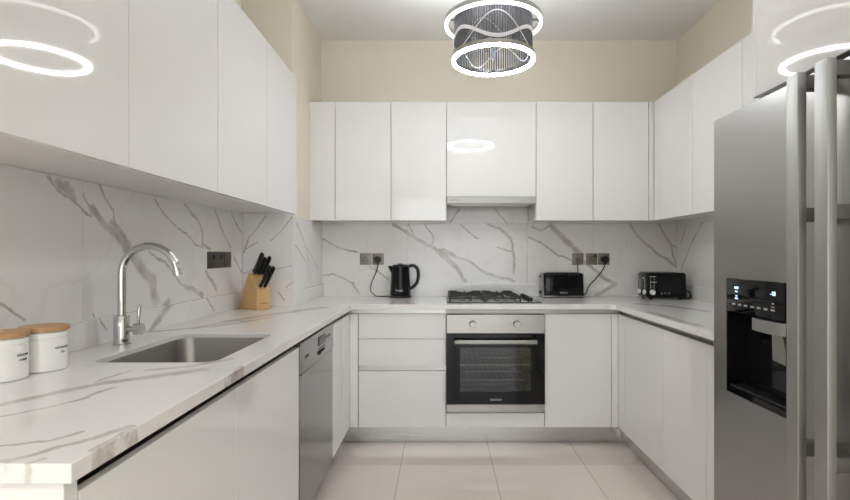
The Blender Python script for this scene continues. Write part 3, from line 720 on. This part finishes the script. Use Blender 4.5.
m = MB(); m.tube([(kx+.050,ky,z+.212),(kx+.085,ky,z+.222),(kx+.116,ky,z+.200),(kx+.124,ky,z+.150),(kx+.112,ky,z+.100),(kx+.086,ky,z+.072),(kx+.066,ky,z+.062)], .0115, 14, 8)
m.xform(Matrix.Translation((0,ky,0)) @ Matrix.Diagonal((1,1.25,1,1)) @ Matrix.Translation((0,-ky,0)))
obj('handle', m, M['black'], kt)
text('lettering', 'Tefal', .017, M['white_ink'], kt, (0,0,z+.052), (1,0,0), (0,0,1), bend=(kx,ky,.0706,-PI/2-.04), ratio=1.5)
S1 = (-.451, 3.598, 1.122)
m = MB(); m.tube([(S1[0],3.594,S1[2]-.018),(S1[0],3.59,S1[2]-.05),(-.462,3.585,1.03),(-.492,3.575,.955),(-.497,3.56,.905),(-.465,3.55,.868),(-.42,3.53,.8635),(-.352,3.51,.866)], .0036, 10)
obj('power_cord', m, M['black'], kt)
def plug(parent, x, y, z):
    m = MB(); m.box(x-.024, x+.024, y-.006, y+.013, z-.024, z+.022, .005); m.lathe([(0,.0),(.019,.0),(.017,.014),(0,.018)], n=20)
    n = 20
    obj('plug', m2(x, y, z), M['black'], parent)
def m2(x, y, z):
    m = MB(); m.prism([(x+.026*math.cos(2*PI*k/24), z+.024*math.sin(2*PI*k/24)) for k in range(24)], 1, y-.022, y+.0155)
    m.box(x-.007, x+.007, y-.016, y-.003, z-.034, z-.02, .002)
    return m
obj('plug', m2(S1[0], S1[1], S1[2]), M['black'], kt, bevel=.003)

# ------------------------------------------------------------------ sockets
def socket(x, label, kind, z=1.124, mat='pewter'):
    t = thing('wall_socket', label, 'socket', (x,3.62,z), None)
    s = .041
    obj('face_plate', MB().box(x-s, x+s, 3.6145, 3.6195, z-s, z+s, .0015), M[mat], t)
    if kind == 'uk':
        obj('pin_holes', MB().box(x-.0035, x+.0035, 3.6138, 3.6144, z+.004, z+.016).box(x-.016, x-.007, 3.6138, 3.6144, z-.014, z-.009).box(x+.007, x+.016, 3.6138, 3.6144, z-.014, z-.009), M['black'], t, smooth=False)
        obj('switch', MB().box(x+.020, x+.030, 3.6115, 3.6144, z+.012, z+.030, .001), M['black'], t)
    if kind == 'round':
        for dx, dz in ((0,.012), (-.015,-.010), (.015,-.010)): obj('pin_hole', MB().cyl((x+dx,3.6138,z+dz), (x+dx,3.6144,z+dz), .0055, n=16), M['black'], t)
    if kind == 'blank':
        obj('switch', MB().box(x-.008, x+.008, 3.6115, 3.6144, z-.015, z+.015, .001), M['bronze'], t)
    return t
socket(-.541, 'empty grey metal socket left of the one the kettle is plugged into', 'round')
socket(S1[0], 'grey metal socket holding the kettle plug', 'none')
socket(.981, 'grey brown wall outlet with a thin lead dropping behind the two-slot toaster', 'none')
socket(1.081, 'empty grey socket, middle of the three above the two-slot toaster', 'uk')
socket(1.168, 'grey wall socket with a large black plug, rightmost of three on the back wall', 'none')
# small lead dropping from the first of the three
ld = thing('thin_lead', 'thin grey-brown lead hanging from the wall outlet down behind the two-slot toaster', 'cable', (.981,3.60,1.0))
obj('plug', MB().box(.972, .989, 3.598, 3.614, 1.100, 1.130, .002), M['grey'], ld)
obj('cord', MB().tube([(.981,3.606,1.099),(.979,3.606,1.06),(.981,3.606,1.0),(.980,3.606,.95),(.985,3.603,.949)], .0042, 10), M['grey'], ld)
# wide socket on the left wall
t = thing('wall_socket', 'wide dark bronze socket and switch plate on the left wall above the worktop', 'socket', (-1.15,2.615,1.13))
y0, y1, z0, z1 = 2.477, 2.752, 1.088, 1.172
obj('face_plate', MB().box(-1.1495, -1.1445, y0, y1, z0, z1, .0015), M['bronze'], t)
obj('switch_panel', MB().box(-1.144, -1.1425, 2.662, y1-.006, z0+.006, z1-.006, .0006), M['bronze'], t)
for yc in (2.515, 2.605):
    obj('pin_holes', MB().box(-1.144, -1.1435, yc-.0035, yc+.0035, 1.132, 1.146).box(-1.144, -1.1435, yc-.016, yc-.007, 1.108, 1.113).box(-1.144, -1.1435, yc+.007, yc+.016, 1.108, 1.113), M['black'], t, smooth=False)
    obj('switch', MB().box(-1.144, -1.140, yc+.018, yc+.030, 1.135, 1.158, .001), M['black'], t)

# ------------------------------------------------------------------ toasters
ts = thing('toaster', 'black two-slot toaster with chrome base line and end, right of the hob', 'toaster', (.835,3.53,ZW))
x0, x1, y0, y1, z0, z1 = .712, .978, 3.465, 3.595, ZW+.014, ZW+.172
def tap_box(x0, x1, y0, y1, z0, z1, dx, dy, bev, n=0):
    m = MB(); m.box(x0, x1, y0, y1, z0, z1)
    for v in m.bm.verts:
        if v.co.z > (z0+z1)/2:
            v.co.x += dx if v.co.x < (x0+x1)/2 else -dx
            v.co.y += dy if v.co.y < (y0+y1)/2 else -dy
    bmesh.ops.bevel(m.bm, geom=list(m.bm.edges), offset=bev, segments=4, affect='EDGES', profile=.5)
    return m
obj('body', tap_box(x0, x1, y0, y1, z0, z1, .004, .008, .010), M['gblack'], ts)
obj('end_cap', tap_box(x0-.013, x0-.0005, y0+.003, y1-.003, z0, z1-.002, .002, .008, .005), M['handle'], ts)
obj('end_cap', tap_box(x1+.0005, x1+.006, y0+.004, y1-.004, z0, z1-.006, .001, .008, .002), M['black'], ts)
obj('base_line', MB().box(x0-.010, x1+.004, y0-.003, y1-.002, ZW+.0095, ZW+.0138, .0015), M['chrome'], ts)
obj('base', MB().box(x0-.006, x1+.002, y0+.002, y1-.004, ZW+.0005, ZW+.009, .003), M['black'], ts)
obj('bread_slot', MB().box(x0+.03, x1-.03, y0+.032, y0+.054, z1+.0003, z1+.0012), M['rubber'], ts)
obj('bread_slot', MB().box(x0+.03, x1-.03, y0+.076, y0+.098, z1+.0003, z1+.0012), M['rubber'], ts)
obj('lever', MB().box(x0-.028, x0-.0135, 3.515, 3.545, 1.000, 1.008, .002), M['black'], ts)
obj('dial', MB().cyl((x0-.0135,3.53,.895), (x0-.024,3.53,.895), .011, n=20), M['black'], ts)
obj('side_knob', MB().cyl((x1+.0065,3.53,.980), (x1+.014,3.53,.980), .006, n=16), M['black'], ts)
text('lettering', 'BREVILLE', .012, M['white_ink'], ts, (.845,y0-.0004,.893), (1,0,0), (0,0,1), ratio=1.1)
m = MB(); S5 = (1.168, 3.598, 1.122)
m.tube([(S5[0],3.594,S5[2]-.02),(1.168,3.59,1.085),(1.15,3.588,1.045),(1.10,3.585,.985),(1.05,3.58,.93),(1.03,3.575,.885),(1.005,3.565,.866),(.975,3.56,.8665)], .0042, 10)
obj('power_cord', m, M['black'], ts)
obj('plug', m2(*S5), M['black'], ts, bevel=.003)

tf = thing('toaster', 'black four-slot toaster with pale round dials and levers in the right corner', 'toaster', (1.5,3.41,ZW))
x0, x1, y0, y1, z0, z1 = 1.362, 1.622, 3.318, 3.500, ZW+.012, ZW+.176
obj('body', tap_box(x0, x1, y0, y1, z0, z1, .003, .004, .014), M['gblack'], tf)
obj('top_plate', MB().box(x0+.015, x1-.015, y0+.016, y1-.016, z1+.0003, z1+.003, .001), M['bracket'], tf)
for k in range(4): obj('bread_slot', MB().box(x0+.03+.048*k, x0+.052+.048*k, y0+.03, y1-.03, z1+.0033, z1+.004), M['rubber'], tf)
for xx in (x0+.03, x1-.03):
    for yy in (y0+.03, y1-.03): obj('foot', MB().cyl((xx,yy,ZW+.0004), (xx,yy,ZW+.0118), .012, n=16), M['rubber'], tf)
# controls on the front face
fy = y0
obj('lever_track', MB().box(x0+.017, x0+.0195, fy-.0015, fy-.0003, ZW+.06, ZW+.155).box(x0+.039, x0+.0415, fy-.0015, fy-.0003, ZW+.06, ZW+.155), M['chrome'], tf)
obj('lever', MB().box(x0+.010, x0+.050, fy-.020, fy-.002, ZW+.113, ZW+.121, .002), M['chrome'], tf)
d = obj('dial', MB().lathe([(0,.012),(.015,.012),(.017,.009),(.018,0),(0,0)]).xform(Matrix.Translation((x0+.030,fy-.0003,ZW+.050)) @ Matrix.Rotation(PI/2,4,'X')), M['ceramic'], tf)
obj('top_line', MB().box(x0+.012, x0+.055, fy-.0012, fy-.0003, ZW+.150, ZW+.156), M['chrome'], tf)
for k in range(3): obj('button', MB().cyl((x0+.088+.026*k, fy-.0003, ZW+.044), (x0+.088+.026*k, fy-.005, ZW+.044), .0075, n=18), M['bracket'], tf)
# controls on the end towards the room
for yy in (3.365, 3.452):
    obj('lever_track', MB().box(x0-.0015, x0-.0003, yy-.006, yy-.003, ZW+.06, ZW+.150).box(x0-.0015, x0-.0003, yy+.003, yy+.006, ZW+.06, ZW+.150), M['chrome'], tf)
    obj('lever', MB().box(x0-.016, x0-.002, yy-.012, yy+.012, ZW+.138, ZW+.146, .002), M['chrome'], tf)
    obj('dial', MB().lathe([(0,.010),(.014,.010),(.016,.008),(.017,0),(0,0)]).xform(Matrix.Translation((x0-.0003,yy,ZW+.048)) @ Matrix.Rotation(-PI/2,4,'Y')), M['ceramic'], tf)
m = MB(); m.tube([(1.62,3.42,.872),(1.635,3.38,.8645),(1.655,3.345,.872),(1.662,3.37,.905),(1.648,3.40,.912),(1.630,3.42,.895),(1.632,3.46,.87),(1.64,3.52,.8635),(1.66,3.57,.8635)], .0045, 10)
obj('power_cord', m, M['black'], tf)

# ------------------------------------------------------------------ canisters
def canister(x, y, label, l1, l2, ang):
    t = thing('storage_canister', label, 'canister', (x,y,ZW), 'white canisters with wooden lids')
    r = .0515
    obj('body', MB().lathe([(0,ZW+.0005),(r-.004,ZW+.0005),(r,ZW+.004),(r,ZW+.082),(r-.0015,ZW+.0835),(r-.0015,ZW+.086),(r,ZW+.0875),(r,ZW+.098),(r-.002,ZW+.1),(0,ZW+.1)], x, y, 72), M['ceramic'], t)
    obj('seal', MB().lathe([(0,ZW+.1004),(r-.005,ZW+.1004),(r-.005,ZW+.103),(0,ZW+.103)], x, y, 48), M['ceramic'], t)
    obj('lid', MB().lathe([(0,ZW+.1034),(r+.001,ZW+.1034),(r+.003,ZW+.105),(r+.003,ZW+.114),(r+.001,ZW+.1155),(0,ZW+.1155)], x, y, 72), M['lid'], t)
    text('lettering', l1, .0078, M['ink'], t, (0,0,ZW+.060), (1,0,0), (0,0,1), bend=(x,y,r+.0004,ang))
    text('lettering', l2, .0068, M['ink'], t, (0,0,ZW+.048), (1,0,0), (0,0,1), bend=(x,y,r+.0004,ang))
canister(-1.037, 1.318, 'white canister with a wooden lid nearer the tap, behind the other canister', 'AROMATIC', 'TEA', math.radians(-6))
canister(-1.057, 1.212, 'white canister with a wooden lid cut by the left edge of the picture', 'GROUND', 'COFFEE', math.radians(2))

# ------------------------------------------------------------------ knife block
ub = Vector((.82,-.57,0)).normalized(); vb = Vector((-ub.y, ub.x, 0))
ang = math.atan2(ub.y, ub.x)
o3 = Vector((-.985, 2.70, ZW))      # nose bottom near corner
BL, BW = .175, .086
org = o3-ub*BL
kb = thing('knife_block', 'light beech knife block leaning in the left corner of the worktop', 'knife block', tuple(org), local=True, rz=ang)
obj('block', MB().prism([(0,.0005),(BL,.0005),(BL,.103),(.120,.198),(.094,.198)], 1, 0, BW), M['block'], kb, bevel=.003)
text('lettering', 'CUISINART', .0088, M['burn'], kb, (BL+.0003, BW/2, .034), (0,1,0), (0,0,1), ratio=1.0)
RM = Matrix.Translation(org) @ Matrix.Rotation(ang, 4, 'Z')
d = Vector((.58,0,.81)).normalized()
def knife(u, v, length, w, label, group='knives in the block'):
    # (u,v) on the sloping face
    f = (u-.120)/(BL-.120); zf = .198+(.103-.198)*f
    p = Vector((u, v, zf))
    t = thing('kitchen_knife', label, 'knife', (0,0,0), group, local=True)
    t.matrix_world = RM @ Matrix.Translation(p)
    ax = d; side = Vector((ax.z, 0, -ax.x)); yv = Vector((0,1,0))
    m = MB(); bm = m.bm; rings = []
    for s, hw, ht in ((.004,.8,.8),(.010,1,1),(.5,.9,1.0),(.85,1.02,1.05),(.96,1.05,.9),(1.,.7,.5)):
        L = .012+s*length
        c = ax*L+side*(.0015*math.sin(s*PI))
        rings.append([bm.verts.new(c+side*(w*.5*hw*math.cos(2*PI*j/16))+yv*(w*.36*ht*math.sin(2*PI*j/16))) for j in range(16)])
    for A, B in zip(rings, rings[1:]):
        for j in range(16): bm.faces.new((A[j], A[(j+1)%16], B[(j+1)%16], B[j]))
    bm.faces.new(rings[0]); bm.faces.new(rings[-1])
    obj('handle', m, M['black'], t)
    m = MB(); m.box(-w*.42, w*.42, -.002, .002, .0050, .0118)
    rot = Matrix((( side.x,0,ax.x,0),(0,1,0,0),(side.z,0,ax.z,0),(0,0,0,1)))
    m.xform(rot)
    obj('bolster', m, M['chrome'], t)
    for s in (.3, .6):
        c = ax*(.008+s*length)
        obj('rivet', MB().cyl(c-yv*(w*.385), c-yv*(w*.34), .0022, n=10), M['chrome'], t)
knife(0.123, .014, .126, .030, 'black-handled kitchen knife, tallest and furthest left in the wooden block')
knife(0.127, .038, .106, .027, 'black-handled kitchen knife in the middle of the back row of the block')
knife(0.127, .064, .112, .026, 'black-handled kitchen knife at the right end of the back row of the block')
knife(0.153, .048, .106, .024, 'black-handled kitchen knife in the middle row of the block, left one')
knife(0.154, .074, .102, .024, 'black-handled kitchen knife in the middle row of the block, right one')
knife(0.167, .020, .090, .022, 'small black-handled knife low at the front of the block, left one')
knife(0.168, .048, .092, .022, 'small black-handled knife low at the front of the block, right one')

# ------------------------------------------------------------------ ceiling lamp
lx, ly = .246, 2.38
zl, zu = 2.07, 2.238
lp = thing('ceiling_lamp', 'round ceiling lamp with two glowing rings and a drum of grey rods', 'ceiling lamp', (lx,ly,ZC))
def torus(cx, cy, z, R, r):
    return MB().loft([((cx+R*math.cos(2*PI*k/96), cy+R*math.sin(2*PI*k/96), z), r) for k in range(96)], 14, True)
def flat_ring(R, z, rr=.0058):
    """lower half glows, upper half is the metal channel"""
    m = MB(); m.lathe([(R-rr,z-.004),(R+rr,z-.004),(R+rr,z+.006),(R-rr,z+.006),(R-rr,z-.004)], lx, ly, 96); return m
for nm, R, z in (('lower_ring', .187, zl), ('upper_ring', .222, zu)):
    h = obj(nm, MB().lathe([(R-.008,z+.0065),(R+.008,z+.0065),(R+.008,z+.017),(R-.008,z+.017),(R-.008,z+.0065)], lx, ly, 96), M['chrome'], lp)
    obj('led_strip', flat_ring(R, z), M['led' if nm == 'lower_ring' else 'led_soft'], h)
    obj('rim', MB().lathe([(R+.0065,z+.0172),(R+.008,z+.0172),(R+.008,z+.026),(R+.0065,z+.026),(R+.0065,z+.0172)], lx, ly, 96).lathe([(R-.008,z+.0172),(R-.0065,z+.0172),(R-.0065,z+.026),(R-.008,z+.026),(R-.008,z+.0172)], lx, ly, 96), M['chrome'], h)  # rims added to screen the upward strip from below
    if nm == 'upper_ring': obj('added_uplight_strip', MB().lathe([(R-.006,z+.0172),(R+.006,z+.0172),(R+.006,z+.018),(R-.006,z+.018),(R-.006,z+.0172)], lx, ly, 96), M['uplight_fill'], h)  # strip added to lift the ceiling brightness, hidden from below
obj('top_plate', MB().lathe([(0,zu+.018),(.184,zu+.018),(.184,zu+.024),(0,zu+.024)], lx, ly, 64), M['rod'], lp)
obj('cross_arm', MB().box(lx-.222, lx+.222, ly-.006, ly+.006, zu+.025, zu+.031).box(lx-.006, lx+.006, ly-.222, ly-.0061, zu+.025, zu+.031).box(lx-.006, lx+.006, ly+.0061, ly+.222, zu+.025, zu+.031), M['rod'], lp)
obj('stem', MB().cyl((lx,ly,zl+.01), (lx,ly,zu+.0175), .011), M['rod'], lp)
obj('suspension_rod', MB().cyl((lx,ly,zu+.0315), (lx,ly,ZC-.0305), .008), M['chrome'], lp)
obj('ceiling_rose', MB().lathe([(0,ZC-.030),(.058,ZC-.030),(.062,ZC-.026),(.062,ZC-.0005),(0,ZC-.0005)], lx, ly), M['chrome'], lp)
NR = 96
rod0 = None
for k in range(NR):
    a = 2*PI*k/NR
    if rod0 is None:
        rod0 = obj('rod', MB().cyl((lx+.180, ly, zl+.0175), (lx+.180, ly, zu+.0175), .0034, n=8), M['rod'], lp)
    else:
        c = rod0.copy(); C.objects.link(c); c.parent = lp; c.rotation_euler = (0,0,a)
def wave(phase, amp, zc, R, cyc, w, nm):
    m = MB(); bm = m.bm; n = 160; ins = []; 
    for k in range(n):
        a = 2*PI*k/n; z = zc+amp*math.sin(cyc*a+phase)
        ins.append([bm.verts.new((lx+r*math.cos(a), ly+r*math.sin(a), z+dz)) for r, dz in ((R,-w/2),(R+.0022,-w/2),(R+.0022,w/2),(R,w/2))])
    for k in range(n):
        A = ins[k]; B = ins[(k+1)%n]
        for j in range(4): bm.faces.new((A[j], A[(j+1)%4], B[(j+1)%4], B[j]))
    obj(nm, m, M['band'], lp)
wave(PI, .036, 2.150, .1842, 3, .017, 'wave_band')
wave(0, .066, 2.158, .1872, 3, .0045, 'thin_wave')
wave(PI, .05, 2.150, .1735, 4, .005, 'thin_wave')

# ------------------------------------------------------------------ light
def area(name, loc, rot, sx, sy, power, col=(1,1,1)):
    l = bpy.data.lights.new(name, 'AREA'); l.shape = 'RECTANGLE'; l.size = sx; l.size_y = sy; l.energy = power; l.color = col
    o = bpy.data.objects.new(name, l); C.objects.link(o); o.location = loc; o.rotation_euler = rot; return o
area('added_rear_fill', (.275, YR-.12, 1.18), (math.radians(90),0,0), 2.4, 2.2, 26, (.95,.98,1.))  # soft light added outside the rear window to brighten the room
# ceiling fill lamps added out of view behind the viewer to light the room
dl = None
for (x, y, pw, lab) in ((-.5,-1.0,11.5,'added white fill lamp behind the viewer on the sink side'), (1.0,-1.0,11.5,'added white fill lamp behind the viewer on the fridge side'), (-.5,-2.5,11.5,'added white fill lamp near the added rear window on the sink side'), (1.0,-2.5,11.5,'added white fill lamp near the added rear window on the fridge side')):
    t = thing('added_downlight', lab, 'fill_downlight', (x,y,ZC), 'added fill lamps')
    obj('rim', MB().lathe([(.050,ZC-.0005),(.062,ZC-.0005),(.060,ZC-.006),(.050,ZC-.008),(.050,ZC-.0005)], x, y, 40), M['carcass'], t)
    obj('lens', MB().lathe([(0,ZC-.004),(.049,ZC-.004),(.049,ZC-.001),(0,ZC-.001)], x, y, 32), M['carcass'], t)
    l = bpy.data.lights.new('fill_downlight', 'AREA'); l.shape = 'DISK'; l.size = .10; l.energy = pw; l.color = (.90,.95,1.); l.spread = math.radians(150)
    o = bpy.data.objects.new('fill_downlight', l); C.objects.link(o); o.location = (x,y,ZC-.012); 
w = bpy.data.worlds.new('sky'); bpy.context.scene.world = w; w.use_nodes = True
w.node_tree.nodes['Background'].inputs[0].default_value = (.85,.92,1,1); w.node_tree.nodes['Background'].inputs[1].default_value = 1.0

# ------------------------------------------------------------------ camera
cd = bpy.data.cameras.new('camera'); cam = bpy.data.objects.new('camera', cd); C.objects.link(cam)
cam.location = (0,0,1.16); cam.rotation_euler = (PI/2,0,0)
cd.sensor_width = 36; cd.lens = 36*504/850
cd.shift_x = -16/850; cd.shift_y = 4/850
cd.clip_start = .02
s = bpy.context.scene; s.camera = cam
s.view_settings.view_transform = 'Standard'; s.view_settings.look = 'None'; s.view_settings.exposure = 0.45; s.view_settings.gamma = 1; s.view_settings.use_curve_mapping = False
try:
    s.cycles.max_bounces = 10; s.cycles.diffuse_bounces = 6; s.cycles.glossy_bounces = 5
    s.cycles.use_denoising = True; s.cycles.caustics_reflective = False; s.cycles.caustics_refractive = False
except Exception: pass
